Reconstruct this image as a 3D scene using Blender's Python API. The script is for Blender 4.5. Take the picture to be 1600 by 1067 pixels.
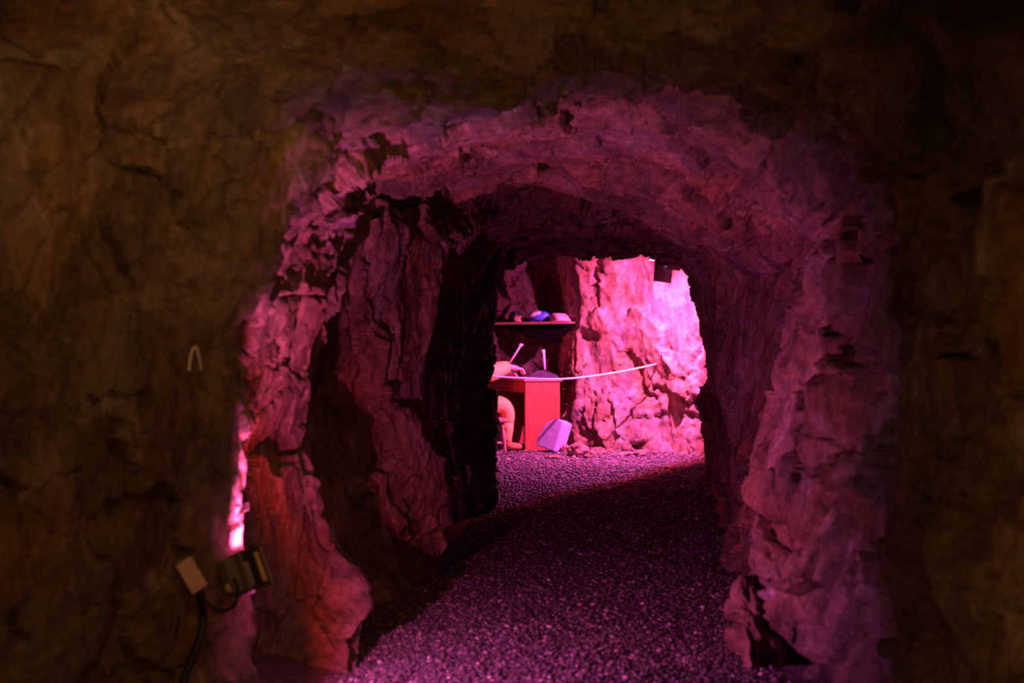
import bpy, bmesh, math, random
import numpy as np
from mathutils import Vector, Matrix

for o in list(bpy.data.objects):
    bpy.data.objects.remove(o)
scene = bpy.context.scene
COL = scene.collection
random.seed(4)

# ------------------------------------------------------------------ camera, world, exposure
F = 2222.2          # focal length in pixels of the 1600 wide frame (50 mm on a 36 mm sensor)
HZ = 545.0          # pixel row of the horizon
CAMZ = 1.05


def at(px, py, d):
    """point of the mine seen at pixel px, py at distance d along the tunnel"""
    return Vector(((px - 800.0) / F * d, d, CAMZ + (HZ - py) / F * d))


def gx(px, d):
    return (px - 800.0) / F * d


cam_d = bpy.data.cameras.new('camera')
cam = bpy.data.objects.new('camera', cam_d)
COL.objects.link(cam)
cam.location = (0, 0, CAMZ)
cam.rotation_euler = (math.pi / 2, 0, 0)
cam_d.lens = 50.0
cam_d.sensor_width = 36.0
cam_d.shift_y = (HZ - 533.5) / 1600.0
cam_d.clip_start = 0.05
cam_d.dof.use_dof = True
cam_d.dof.focus_distance = 9.5
cam_d.dof.aperture_fstop = 2.8
scene.camera = cam

world = bpy.data.worlds.new('world')
scene.world = world
world.use_nodes = True
world.node_tree.nodes['Background'].inputs[0].default_value = (0.10, 0.06, 0.03, 1)
world.node_tree.nodes['Background'].inputs[1].default_value = 0.0

scene.view_settings.view_transform = 'Standard'
scene.view_settings.look = 'None'
scene.view_settings.gamma = 1.0
scene.view_settings.use_curve_mapping = False
scene.view_settings.exposure = 0.0


def light(name, kind, loc, direction, energy, color, **kw):
    ld = bpy.data.lights.new(name, kind)
    ld.energy = energy
    ld.color = color
    for k, v in kw.items():
        setattr(ld, k, v)
    lo = bpy.data.objects.new(name, ld)
    COL.objects.link(lo)
    lo.location = loc
    lo.rotation_euler = Vector(direction).to_track_quat('-Z', 'Y').to_euler()
    return lo


# added unseen warm fill spots for the brown ambient light of the near gallery
for nm, loc, aim, watts, cone in (
        ('warm_wall_fill', (-0.30, 2.75, 1.82), (-1.10, 3.90, 1.05), 11.5, 100),
        ('warm_roof_fill', (0.15, 2.10, 0.30), (-0.30, 3.85, 1.90), 38.0, 74),
        ('warm_back_fill', (0.10, 0.20, 1.30), (-0.86, 4.1, 0.40), 42.0, 26),
        ('warm_side_fill', (-0.40, 1.70, 0.60), (1.30, 3.20, 0.75), 24.0, 62)):
    light(nm, 'SPOT', loc, Vector(aim) - Vector(loc), watts, (1.0, 0.47, 0.15),
          spot_size=math.radians(cone), spot_blend=1.0, shadow_soft_size=0.06)

# ------------------------------------------------------------------ noise


def _hash(i, j, k, seed):
    with np.errstate(over='ignore'):
        h = (i.astype(np.uint32) * np.uint32(374761393) + j.astype(np.uint32) * np.uint32(668265263)
             + k.astype(np.uint32) * np.uint32(2147483647 - 1274126177) + np.uint32(seed * 974711 & 0xffffffff))
        h = (h ^ (h >> np.uint32(13))) * np.uint32(1274126177)
        h = (h ^ (h >> np.uint32(16))) * np.uint32(2246822519)
        h = h ^ (h >> np.uint32(15))
    return h


def _u(h, n):
    with np.errstate(over='ignore'):
        x = (h + np.uint32(n * 2654435761 & 0xffffffff))
        x = (x ^ (x >> np.uint32(16))) * np.uint32(0x7feb352d)
        x = (x ^ (x >> np.uint32(15))) * np.uint32(0x846ca68b)
        x = x ^ (x >> np.uint32(16))
    return x.astype(np.float32) / np.float32(4294967295.0)


def vnoise(p, seed=0):
    f = np.floor(p)
    i = f.astype(np.int64)
    t = (p - f).astype(np.float32)
    t = t * t * t * (t * (t * 6 - 15) + 10)
    out = 0
    for dx in (0, 1):
        wx = t[:, 0] if dx else 1 - t[:, 0]
        for dy in (0, 1):
            wy = t[:, 1] if dy else 1 - t[:, 1]
            for dz in (0, 1):
                wz = t[:, 2] if dz else 1 - t[:, 2]
                out = out + wx * wy * wz * (_u(_hash(i[:, 0] + dx, i[:, 1] + dy, i[:, 2] + dz, seed), 1) * 2 - 1)
    return out


def fbm(p, octaves=4, seed=0, gain=0.5):
    a, s, out = 1.0, 1.0, 0
    for o in range(octaves):
        out = out + a * vnoise(p * s + 17.3 * o, seed + o)
        a *= gain
        s *= 2.03
    return out


def facets(p, seed, tilt=0.8, off=1.0):
    """fractured rock: nearest cell gives a tilted plane; also the gap to the next cell"""
    f = np.floor(p)
    base = f.astype(np.int64)
    n = len(p)
    d1 = np.full(n, 1e9, np.float32)
    d2 = np.full(n, 1e9, np.float32)
    val = np.zeros(n, np.float32)
    for dx in (-1, 0, 1):
        for dy in (-1, 0, 1):
            for dz in (-1, 0, 1):
                h = _hash(base[:, 0] + dx, base[:, 1] + dy, base[:, 2] + dz, seed)
                rx = (base[:, 0] + dx + _u(h, 1)) - p[:, 0]
                ry = (base[:, 1] + dy + _u(h, 2)) - p[:, 1]
                rz = (base[:, 2] + dz + _u(h, 3)) - p[:, 2]
                dd = (rx * rx + ry * ry + rz * rz).astype(np.float32)
                v = (off * (_u(h, 4) * 2 - 1) + tilt * ((_u(h, 5) * 2 - 1) * rx + (_u(h, 6) * 2 - 1) * ry
                                                  + (_u(h, 7) * 2 - 1) * rz)).astype(np.float32)
                closer = dd < d1
                d2 = np.where(closer, d1, np.minimum(d2, dd))
                val = np.where(closer, v, val)
                d1 = np.where(closer, dd, d1)
    return val, np.sqrt(d2) - np.sqrt(d1)


# ------------------------------------------------------------------ materials
MATS = {}


def ramp(nt, src, stops):
    n = nt.nodes.new('ShaderNodeValToRGB')
    cr = n.color_ramp
    while len(cr.elements) < len(stops):
        cr.elements.new(0.5)
    for e, (pos, c) in zip(cr.elements, stops):
        e.position = pos
        e.color = (*c, 1) if len(c) == 3 else c
    nt.links.new(src, n.inputs[0])
    return n.outputs[0]


def noise_node(nt, vec, scale, detail=6, rough=0.6, dist=0.0):
    n = nt.nodes.new('ShaderNodeTexNoise')
    n.inputs['Scale'].default_value = scale
    n.inputs['Detail'].default_value = detail
    n.inputs['Roughness'].default_value = rough
    n.inputs['Distortion'].default_value = dist
    nt.links.new(vec, n.inputs['Vector'])
    return n.outputs[0]


def mix(nt, fac, a, b, mode='MIX'):
    n = nt.nodes.new('ShaderNodeMix')
    n.data_type = 'RGBA'
    n.blend_type = mode
    if isinstance(fac, (int, float)):
        n.inputs[0].default_value = fac
    else:
        nt.links.new(fac, n.inputs[0])
    for sock, v in ((n.inputs[6], a), (n.inputs[7], b)):
        if isinstance(v, tuple):
            sock.default_value = (*v, 1)
        else:
            nt.links.new(v, sock)
    return n.outputs[2]


def mapped(nt, scale=(1, 1, 1), rot=(0, 0, 0)):
    tc = nt.nodes.new('ShaderNodeTexCoord')
    m = nt.nodes.new('ShaderNodeMapping')
    m.inputs['Scale'].default_value = scale
    m.inputs['Rotation'].default_value = rot
    nt.links.new(tc.outputs['Object'], m.inputs[0])
    return m.outputs[0]


def new_mat(name):
    m = bpy.data.materials.new(name)
    m.use_nodes = True
    MATS[name] = m
    return m, m.node_tree, m.node_tree.nodes['Principled BSDF']


def vmath(nt, op, *ins):
    n = nt.nodes.new('ShaderNodeVectorMath')
    n.operation = op
    for sock, v in zip(n.inputs, ins):
        if isinstance(v, tuple):
            sock.default_value = v
        else:
            nt.links.new(v, sock)
    return n.outputs['Value'] if op == 'DOT_PRODUCT' else n.outputs['Vector']


def mathn(nt, op, *ins):
    n = nt.nodes.new('ShaderNodeMath')
    n.operation = op
    for sock, v in zip(n.inputs, ins):
        if isinstance(v, (int, float)):
            sock.default_value = v
        else:
            nt.links.new(v, sock)
    return n.outputs[0]


def facet_height(nt, vec, scale, tilt, off):
    """broken rock: every cell is a small tilted plane (height in metres)"""
    vo = nt.nodes.new('ShaderNodeTexVoronoi')
    vo.inputs['Scale'].default_value = scale
    nt.links.new(vec, vo.inputs['Vector'])
    dlt = vmath(nt, 'SUBTRACT', vec, vo.outputs['Position'])
    rnd = vmath(nt, 'SUBTRACT', vo.outputs['Color'], (0.5, 0.5, 0.5))
    dot = mathn(nt, 'MULTIPLY', vmath(nt, 'DOT_PRODUCT', dlt, rnd), tilt)
    sep = nt.nodes.new('ShaderNodeSeparateColor')
    nt.links.new(vo.outputs['Color'], sep.inputs[0])
    return mathn(nt, 'ADD', dot, mathn(nt, 'MULTIPLY', sep.outputs[0], off / scale))


def rock_material(name, tint=(1, 1, 1), streak=(1, 1, 0.6), fine_amt=0.8, relief=1.0):
    m, nt, b = new_mat(name)
    v = mapped(nt)
    vs = mapped(nt, streak, (0.25, 0.1, 0.2))
    c1 = ramp(nt, noise_node(nt, vs, 3.2, 9, 0.62, 0.6),
              [(0.28, (0.08, 0.045, 0.028)), (0.42, (0.25, 0.165, 0.10)), (0.55, (0.37, 0.28, 0.19)),
               (0.70, (0.50, 0.42, 0.34))])
    c2 = ramp(nt, noise_node(nt, v, 1.7, 6, 0.6, 0.8),
              [(0.35, (0.24, 0.24, 0.27)), (0.5, (0.36, 0.28, 0.19)), (0.65, (0.44, 0.23, 0.10))])
    c = mix(nt, 0.45, c1, c2)
    grey = ramp(nt, noise_node(nt, vs, 5.5, 7, 0.65, 1.2), [(0.56, (0, 0, 0)), (0.70, (1, 1, 1))])
    c = mix(nt, grey, c, (0.52, 0.46, 0.42))
    fine = ramp(nt, noise_node(nt, vs, 30, 8, 0.78), [(0.30, (0.30, 0.28, 0.28)), (0.58, (1.1, 1.1, 1.1)), (0.75, (1.5, 1.45, 1.4))])
    c = mix(nt, fine_amt, c, fine, 'MULTIPLY')
    nb = nt.nodes.new('ShaderNodeTexNoise')
    nb.inputs['Scale'].default_value = 4.5
    nb.inputs['Detail'].default_value = 6
    nt.links.new(v, nb.inputs['Vector'])
    bv = vmath(nt, 'MULTIPLY_ADD', nb.outputs['Color'], (0.28, 0.28, 0.28), vs)
    for sc, amt in ((4.0, 0.75), (11.0, 0.5)):
        vb = nt.nodes.new('ShaderNodeTexVoronoi')
        vb.inputs['Scale'].default_value = sc
        nt.links.new(bv, vb.inputs['Vector'])
        sp = nt.nodes.new('ShaderNodeSeparateColor')
        nt.links.new(vb.outputs['Color'], sp.inputs[0])
        tone = ramp(nt, sp.outputs[1], [(0.0, (0.48, 0.40, 0.38)), (0.3, (0.85, 0.80, 0.86)), (0.5, (1.15, 1.0, 0.80)),
                                        (0.75, (0.95, 0.92, 1.0)), (1.0, (1.45, 1.35, 1.28))])
        c = mix(nt, amt, c, tone, 'MULTIPLY')
    c = mix(nt, 1.0, c, tint, 'MULTIPLY')
    nt.links.new(c, b.inputs['Base Color'])
    b.inputs['Roughness'].default_value = 0.72
    b.inputs['Specular IOR Level'].default_value = 0.35
    nw = nt.nodes.new('ShaderNodeTexNoise')
    nw.inputs['Scale'].default_value = 9
    nw.inputs['Detail'].default_value = 5
    nt.links.new(v, nw.inputs['Vector'])
    wv = vmath(nt, 'MULTIPLY_ADD', nw.outputs['Color'], (0.09, 0.09, 0.09), vs)
    h = mathn(nt, 'ADD', facet_height(nt, wv, 9.0, 1.3 * relief, 0.26 * relief), facet_height(nt, wv, 24.0, 1.0 * relief, 0.20 * relief))
    h = mathn(nt, 'ADD', h, mathn(nt, 'MULTIPLY', noise_node(nt, wv, 20, 10, 0.72), 0.022))
    bp1 = nt.nodes.new('ShaderNodeBump')
    bp1.inputs['Strength'].default_value = 1.0
    bp1.inputs['Distance'].default_value = 1.0
    nt.links.new(h, bp1.inputs['Height'])
    bp2 = nt.nodes.new('ShaderNodeBump')
    bp2.inputs['Strength'].default_value = 0.8
    bp2.inputs['Distance'].default_value = 0.008
    nt.links.new(noise_node(nt, v, 80, 6, 0.7), bp2.inputs['Height'])
    nt.links.new(bp1.outputs[0], bp2.inputs['Normal'])
    nt.links.new(bp2.outputs[0], b.inputs['Normal'])
    return m


def plain(name, col, rough=0.6, var=0.15, scale=30, metallic=0.0, bump=0.2, stretch=(1, 1, 1), spec=0.5):
    m, nt, b = new_mat(name)
    v = mapped(nt, stretch)
    n = noise_node(nt, v, scale, 5, 0.6, 0.3)
    lo = tuple(c * (1 - var) for c in col)
    hi = tuple(min(1, c * (1 + var)) for c in col)
    nt.links.new(ramp(nt, n, [(0.3, lo), (0.7, hi)]), b.inputs['Base Color'])
    b.inputs['Roughness'].default_value = rough
    b.inputs['Metallic'].default_value = metallic
    b.inputs['Specular IOR Level'].default_value = spec
    if bump:
        bp = nt.nodes.new('ShaderNodeBump')
        bp.inputs['Strength'].default_value = bump
        bp.inputs['Distance'].default_value = 0.004
        nt.links.new(n, bp.inputs['Height'])
        nt.links.new(bp.outputs[0], b.inputs['Normal'])
    return m


ROCK = rock_material('mine_rock')
ROCK_ROOF = rock_material('roof_rock', (1.0, 0.97, 0.95), (0.7, 1.0, 1.5))
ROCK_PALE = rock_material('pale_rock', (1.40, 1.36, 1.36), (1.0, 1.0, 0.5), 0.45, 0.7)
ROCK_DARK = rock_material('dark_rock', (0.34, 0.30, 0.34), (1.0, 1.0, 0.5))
STONE = rock_material('loose_stone', (1.5, 1.4, 1.38), (1, 1, 1), 0.35, 0.35)


def floor_material():
    m, nt, b = new_mat('gravel_ground')
    v = mapped(nt)
    vor = nt.nodes.new('ShaderNodeTexVoronoi')
    vor.inputs['Scale'].default_value = 55
    nt.links.new(v, vor.inputs['Vector'])
    c = ramp(nt, vor.outputs['Color'], [(0.1, (0.05, 0.042, 0.045)), (0.6, (0.13, 0.11, 0.115)), (0.95, (0.26, 0.23, 0.24))])
    c = mix(nt, noise_node(nt, v, 2.0, 5, 0.6), c, (0.12, 0.10, 0.10))
    nt.links.new(c, b.inputs['Base Color'])
    b.inputs['Roughness'].default_value = 0.75
    bp = nt.nodes.new('ShaderNodeBump')
    bp.inputs['Strength'].default_value = 1.0
    bp.inputs['Distance'].default_value = 0.012
    nt.links.new(vor.outputs['Distance'], bp.inputs['Height'])
    nt.links.new(bp.outputs[0], b.inputs['Normal'])
    return m


def gravel_material():
    m, nt, b = new_mat('gravel_chips')
    g = nt.nodes.new('ShaderNodeNewGeometry')
    c = ramp(nt, g.outputs['Random Per Island'],
             [(0.0, (0.040, 0.030, 0.033)), (0.45, (0.095, 0.076, 0.080)), (0.8, (0.165, 0.135, 0.14)), (0.97, (0.32, 0.27, 0.27)),
              (1.0, (0.78, 0.72, 0.74))])
    nt.links.new(c, b.inputs['Base Color'])
    b.inputs['Roughness'].default_value = 0.5
    return m


FLOOR_MAT = floor_material()
GRAVEL_MAT = gravel_material()
WOOD = plain('red_brown_wood', (0.40, 0.085, 0.045), 0.35, 0.3, 9, 0, 0.1, (6, 6, 0.6))
WOOD_TOP = plain('desk_top_wood', (0.46, 0.22, 0.17), 0.28, 0.2, 9, 0, 0.1, (0.6, 6, 6))
STOOL_WOOD = plain('stool_wood', (0.38, 0.24, 0.20), 0.4, 0.25, 12, 0, 0.1, (4, 4, 0.5))
SHELF_WOOD = plain('shelf_wood', (0.20, 0.12, 0.10), 0.5, 0.25, 12, 0, 0.1, (0.5, 5, 5))
SHELF_SHADOW = plain('shelf_shadow_black', (0.008, 0.006, 0.006), 1.0, 0.25, 12, 0, 0.1, (0.5, 5, 5), 0.03)  # near-black colour that paints the shadow below the shelf
ORANGE = plain('orange_cloth', (0.95, 0.48, 0.16), 0.85, 0.12, 40, 0, 0.5)
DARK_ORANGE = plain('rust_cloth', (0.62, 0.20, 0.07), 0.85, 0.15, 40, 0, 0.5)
SKIN = plain('pale_skin', (0.80, 0.48, 0.52), 0.55, 0.06, 30, 0, 0.1)
HAIR = plain('dark_hair', (0.03, 0.02, 0.018), 0.6, 0.3, 60, 0, 0.4)
LEATHER = plain('boot_leather', (0.30, 0.10, 0.05), 0.5, 0.2, 30, 0, 0.2)
PAPER = plain('paper', (0.62, 0.50, 0.62), 0.7, 0.06, 20, 0, 0.0)
WHITE_PAPER = plain('white_plastic', (0.80, 0.74, 0.80), 0.5, 0.05, 20, 0, 0.0)
BLACK = plain('black_plastic', (0.022, 0.020, 0.024), 0.42, 0.2, 30, 0, 0.05)
DARK_PURPLE = plain('dark_desk_plastic', (0.07, 0.045, 0.10), 0.4, 0.2, 20, 0, 0.05)
LAMP_BLACK = plain('lamp_housing', (0.035, 0.022, 0.024), 0.55, 0.2, 40, 0.0, 0.1)
LAMP_PALE = plain('lamp_pale_grey', (0.30, 0.25, 0.24), 0.6, 0.12, 40, 0.0, 0.1)
LAMP_GREY = plain('lamp_grey', (0.20, 0.165, 0.16), 0.6, 0.12, 40, 0.0, 0.1)
YELLOW = plain('faded_yellow', (0.72, 0.52, 0.24), 0.6, 0.15, 40, 0, 0.1)
BOX_PALE = plain('junction_cover', (0.86, 0.56, 0.56), 0.5, 0.04, 14, 0, 0.02)
BOX_BROWN = plain('junction_body', (0.30, 0.20, 0.10), 0.6, 0.1, 14, 0, 0.05)
LILAC = plain('lilac_block', (0.62, 0.58, 0.95), 0.6, 0.10, 12, 0, 0.3)
BLUE = plain('blue_plastic', (0.10, 0.20, 0.85), 0.35, 0.2, 12, 0, 0.2)
DARK_BLUE = plain('dark_blue_cloth', (0.03, 0.06, 0.25), 0.7, 0.2, 20, 0, 0.3)
PINK_CLOTH = plain('pale_cloth', (0.80, 0.55, 0.56), 0.8, 0.1, 30, 0, 0.5)
BROWN_CLOTH = plain('brown_cloth', (0.45, 0.24, 0.20), 0.8, 0.15, 30, 0, 0.5)
ROPE = plain('rope_fibre', (0.85, 0.75, 0.78), 0.7, 0.1, 60, 0, 0.3)
METAL = plain('pale_metal', (0.62, 0.55, 0.52), 0.5, 0.1, 40, 0.2, 0.1)
CABLE = plain('cable_rubber', (0.012, 0.010, 0.010), 0.4, 0.2, 40, 0, 0.05)


def emitter(name, col, strength):
    m, nt, b = new_mat(name)
    b.inputs['Base Color'].default_value = (*col, 1)
    b.inputs['Emission Color'].default_value = (*col, 1)
    b.inputs['Emission Strength'].default_value = strength
    return m


# ------------------------------------------------------------------ object helpers


def link(o, parent=None):
    COL.objects.link(o)
    if parent is not None:
        o.parent = parent
    return o


def mesh_obj(name, verts, faces, mat, parent=None, smooth=False):
    me = bpy.data.meshes.new(name)
    me.from_pydata([tuple(v) for v in verts], [], faces)
    me.update()
    if smooth:
        me.polygons.foreach_set('use_smooth', [True] * len(me.polygons))
    me.materials.append(mat)
    return link(bpy.data.objects.new(name, me), parent)


def bm_obj(name, bm, mat, parent=None, smooth=False):
    bmesh.ops.recalc_face_normals(bm, faces=bm.faces)
    me = bpy.data.meshes.new(name)
    bm.to_mesh(me)
    bm.free()
    if smooth:
        me.polygons.foreach_set('use_smooth', [True] * len(me.polygons))
    me.materials.append(mat)
    return link(bpy.data.objects.new(name, me), parent)


def grid_obj(name, P, mat, flip=False):
    """P: (n, m, 3) array of points"""
    n, m = P.shape[:2]
    idx = np.arange(n * m).reshape(n, m)
    q = np.stack([idx[:-1, :-1], idx[1:, :-1], idx[1:, 1:], idx[:-1, 1:]], -1).reshape(-1, 4)
    if flip:
        q = q[:, ::-1]
    me = bpy.data.meshes.new(name)
    me.vertices.add(n * m)
    me.vertices.foreach_set('co', np.ascontiguousarray(P, dtype=np.float32).ravel())
    me.loops.add(q.size)
    me.loops.foreach_set('vertex_index', np.ascontiguousarray(q, dtype=np.int32).ravel())
    me.polygons.add(len(q))
    me.polygons.foreach_set('loop_start', np.arange(0, q.size, 4, dtype=np.int32))
    me.polygons.foreach_set('use_smooth', np.ones(len(q), dtype=bool))
    me.update(calc_edges=True)
    me.validate()
    me.materials.append(mat)
    return link(bpy.data.objects.new(name, me))


def structure(o):
    o['kind'] = 'structure'
    return o


def tag(o, label, cat, group=None):
    o['label'] = label
    o['category'] = cat
    if group:
        o['group'] = group
    return o


def empty(name, loc, label, cat, group=None, rot=(0, 0, 0)):
    o = bpy.data.objects.new(name, None)
    COL.objects.link(o)
    o.empty_display_size = 0.05
    o.location = loc
    o.rotation_euler = rot
    return tag(o, label, cat, group)


def box_bm(bm, c, s, rot=None, bevel=0.0):
    r = bmesh.ops.create_cube(bm, size=1.0)
    vs = r['verts']
    bmesh.ops.scale(bm, vec=Vector(s), verts=vs)
    if bevel:
        es = list({e for v in vs for e in v.link_edges})
        rb = bmesh.ops.bevel(bm, geom=es, offset=bevel, segments=2, affect='EDGES', profile=0.6)
        vs = list({v for v in rb['verts']} | {v for v in vs if v.is_valid})
    if rot is not None:
        bmesh.ops.rotate(bm, cent=(0, 0, 0), matrix=rot, verts=vs)
    bmesh.ops.translate(bm, vec=Vector(c), verts=vs)
    return vs


def box(name, c, s, mat, parent=None, rot=None, bevel=0.004):
    bm = bmesh.new()
    box_bm(bm, c, s, rot, bevel)
    return bm_obj(name, bm, mat, parent)


def tube_data(pts, radii, seg=10, caps=True):
    pts = [Vector(p) for p in pts]
    n = len(pts)
    if isinstance(radii, (int, float)):
        radii = [radii] * n
    verts, faces = [], []
    up = Vector((0, 0, 1))
    t0 = (pts[1] - pts[0]).normalized()
    if abs(t0.dot(up)) > 0.9:
        up = Vector((1, 0, 0))
    a = t0.cross(up).normalized()
    for i, p in enumerate(pts):
        t = (pts[min(i + 1, n - 1)] - pts[max(i - 1, 0)]).normalized()
        a = (a - t * a.dot(t)).normalized()
        b = t.cross(a)
        for k in range(seg):
            w = 2 * math.pi * k / seg
            verts.append(p + (a * math.cos(w) + b * math.sin(w)) * radii[i])
    for i in range(n - 1):
        for k in range(seg):
            k2 = (k + 1) % seg
            faces.append((i * seg + k, i * seg + k2, (i + 1) * seg + k2, (i + 1) * seg + k))
    if caps:
        faces.append(tuple(range(seg))[::-1])
        faces.append(tuple((n - 1) * seg + k for k in range(seg)))
    return verts, faces


def tube(name, pts, radii, mat, parent=None, seg=10):
    v, f = tube_data(pts, radii, seg)
    return mesh_obj(name, v, f, mat, parent, smooth=True)


def spline(pts, n=8):
    pts = [Vector(p) for p in pts]
    P = [2 * pts[0] - pts[1]] + pts + [2 * pts[-1] - pts[-2]]
    out = []
    for i in range(1, len(P) - 2):
        for k in range(n):
            t = k / n
            a, b, c, d = P[i - 1], P[i], P[i + 1], P[i + 2]
            out.append(0.5 * ((2 * b) + (c - a) * t + (2 * a - 5 * b + 4 * c - d) * t * t + (3 * b - a - 3 * c + d) * t ** 3))
    out.append(P[-2])
    return out


# ------------------------------------------------------------------ rock displacement


def rock_disp(p, roof_w, far):
    """signed relief in metres at world points p; roof_w 0 on walls and 1 on the roof"""
    w = np.stack([fbm(p * 2.1, 3, 11), fbm(p * 2.1 + 31, 3, 12), fbm(p * 2.1 + 57, 3, 13)], -1)
    q = p + 0.10 * w + 0.011 * np.stack([fbm(p * 15, 2, 14), fbm(p * 15 + 9, 2, 15), fbm(p * 15 + 23, 2, 16)], -1)
    # oblique bedding
    a = 0.22
    qx = q[:, 0] * math.cos(a) + q[:, 2] * math.sin(a)
    qz = -q[:, 0] * math.sin(a) + q[:, 2] * math.cos(a)
    qr = np.stack([qx, q[:, 1], qz], -1)

    def aniso(sw, sr):
        s = np.array(sw)[None, :] * (1 - roof_w[:, None]) + np.array(sr)[None, :] * roof_w[:, None]
        return (qr / s).astype(np.float32)
    wall1, gap1 = facets(qr / np.array((0.40, 0.44, 0.72)), 21, 1.5, 0.55)
    wall2, gap2 = facets(qr / np.array((0.15, 0.17, 0.30)) + 5.1, 22, 1.3, 0.8)
    roof2, gapr = facets(qr / np.array((0.34, 0.22, 0.10)) + 2.7, 25, 1.2, 0.8)
    wall3, gap3 = facets(qr / np.array((0.055, 0.06, 0.10)) + 9.4, 23, 1.2, 0.9)
    roof3, gap4 = facets(qr / np.array((0.10, 0.07, 0.045)) + 1.4, 26, 1.2, 0.9)
    patch = np.clip(0.62 + 1.1 * fbm(p * 1.35 + 8.0, 2, 88), 0.30, 1.5)
    strata = 1 - np.abs(fbm(qr * np.array((11.0, 9.0, 2.0)), 4, 45))
    d = 0.042 * wall1
    d += patch * ((0.022 * wall2 + 0.0085 * wall3) * (1 - roof_w) + (0.030 * roof2 + 0.013 * roof3) * roof_w)
    d += 0.020 * fbm(p * 1.6, 3, 31) + 0.009 * fbm(p * np.array((9, 9, 5.0)), 5, 41, 0.55)
    d += 0.006 * (strata - 0.6) * (1 - roof_w)
    nearw = np.clip((7.0 - p[:, 1]) / 2.0, 0.25, 1)
    chunk, gapc = facets(qr / np.array((0.27, 0.30, 0.24)) + 4.4, 29, 0.9, 1.0)
    d += 0.030 * nearw * chunk * (0.45 + 0.55 * patch) * (1 - 0.35 * roof_w)
    d -= 0.020 * nearw * np.clip(1 - gapc / 0.05, 0, 1) * np.clip(0.2 + 1.5 * vnoise(p * 3.1, 79), 0, 1)
    rw = np.clip((p[:, 0] - 0.72) / 0.15, 0, 1) * np.clip((5.6 - p[:, 1]) / 0.6, 0, 1) * (1 - roof_w)
    boulder, gapb = facets(qr / np.array((0.42, 0.40, 0.36)) + 5.9, 37, 1.5, 0.8)
    d += rw * (0.060 * boulder - 0.045 * np.clip(1 - gapb / 0.10, 0, 1))
    # open joints, only here and there
    m = np.clip(vnoise(p * 2.1, 77) * 2.4 - 0.15, 0, 1)
    d -= 0.050 * m * np.clip(1 - gap1 / 0.032, 0, 1)
    d -= 0.018 * m * np.clip(1 - (gap2 * (1 - roof_w) + gapr * roof_w) / 0.06, 0, 1)
    return d


def grid_normals(P):
    du = np.gradient(P, axis=0)
    dv = np.gradient(P, axis=1)
    n = np.cross(du, dv)
    n /= np.linalg.norm(n, axis=-1, keepdims=True) + 1e-9
    for _ in range(3):
        k = n.copy()
        k[1:-1, 1:-1] = (n[1:-1, 1:-1] * 2 + n[:-2, 1:-1] + n[2:, 1:-1] + n[1:-1, :-2] + n[1:-1, 2:]) / 6
        n = k / (np.linalg.norm(k, axis=-1, keepdims=True) + 1e-9)
    return n


def smooth_grid(P, it=2):
    for _ in range(it):
        Q = P.copy()
        Q[1:-1] = 0.5 * P[1:-1] + 0.25 * (P[:-2] + P[2:])
        P = Q
        Q = P.copy()
        Q[:, 1:-1] = 0.5 * P[:, 1:-1] + 0.25 * (P[:, :-2] + P[:, 2:])
        P = Q
    return P


def refine(C, seg_n, axis):
    """piecewise linear resampling of control array C along axis; seg_n pieces for each span"""
    C = np.moveaxis(C, axis, 0)
    out = []
    for i, n in enumerate(seg_n):
        t = (np.arange(n) / n)[:, None, None]
        out.append(C[i][None] * (1 - t) + C[i + 1][None] * t)
    out.append(C[-1][None])
    return np.moveaxis(np.concatenate(out, 0), 0, axis)


# control sections of the tunnel from the near gallery to the far chamber:
# left wall from the floor up (5), roof from left to right (5), right wall from the top down (5)
def W(*pts):
    return [Vector(p) for p in pts]


def S(*pts):
    return [at(*p) for p in pts]


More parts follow.
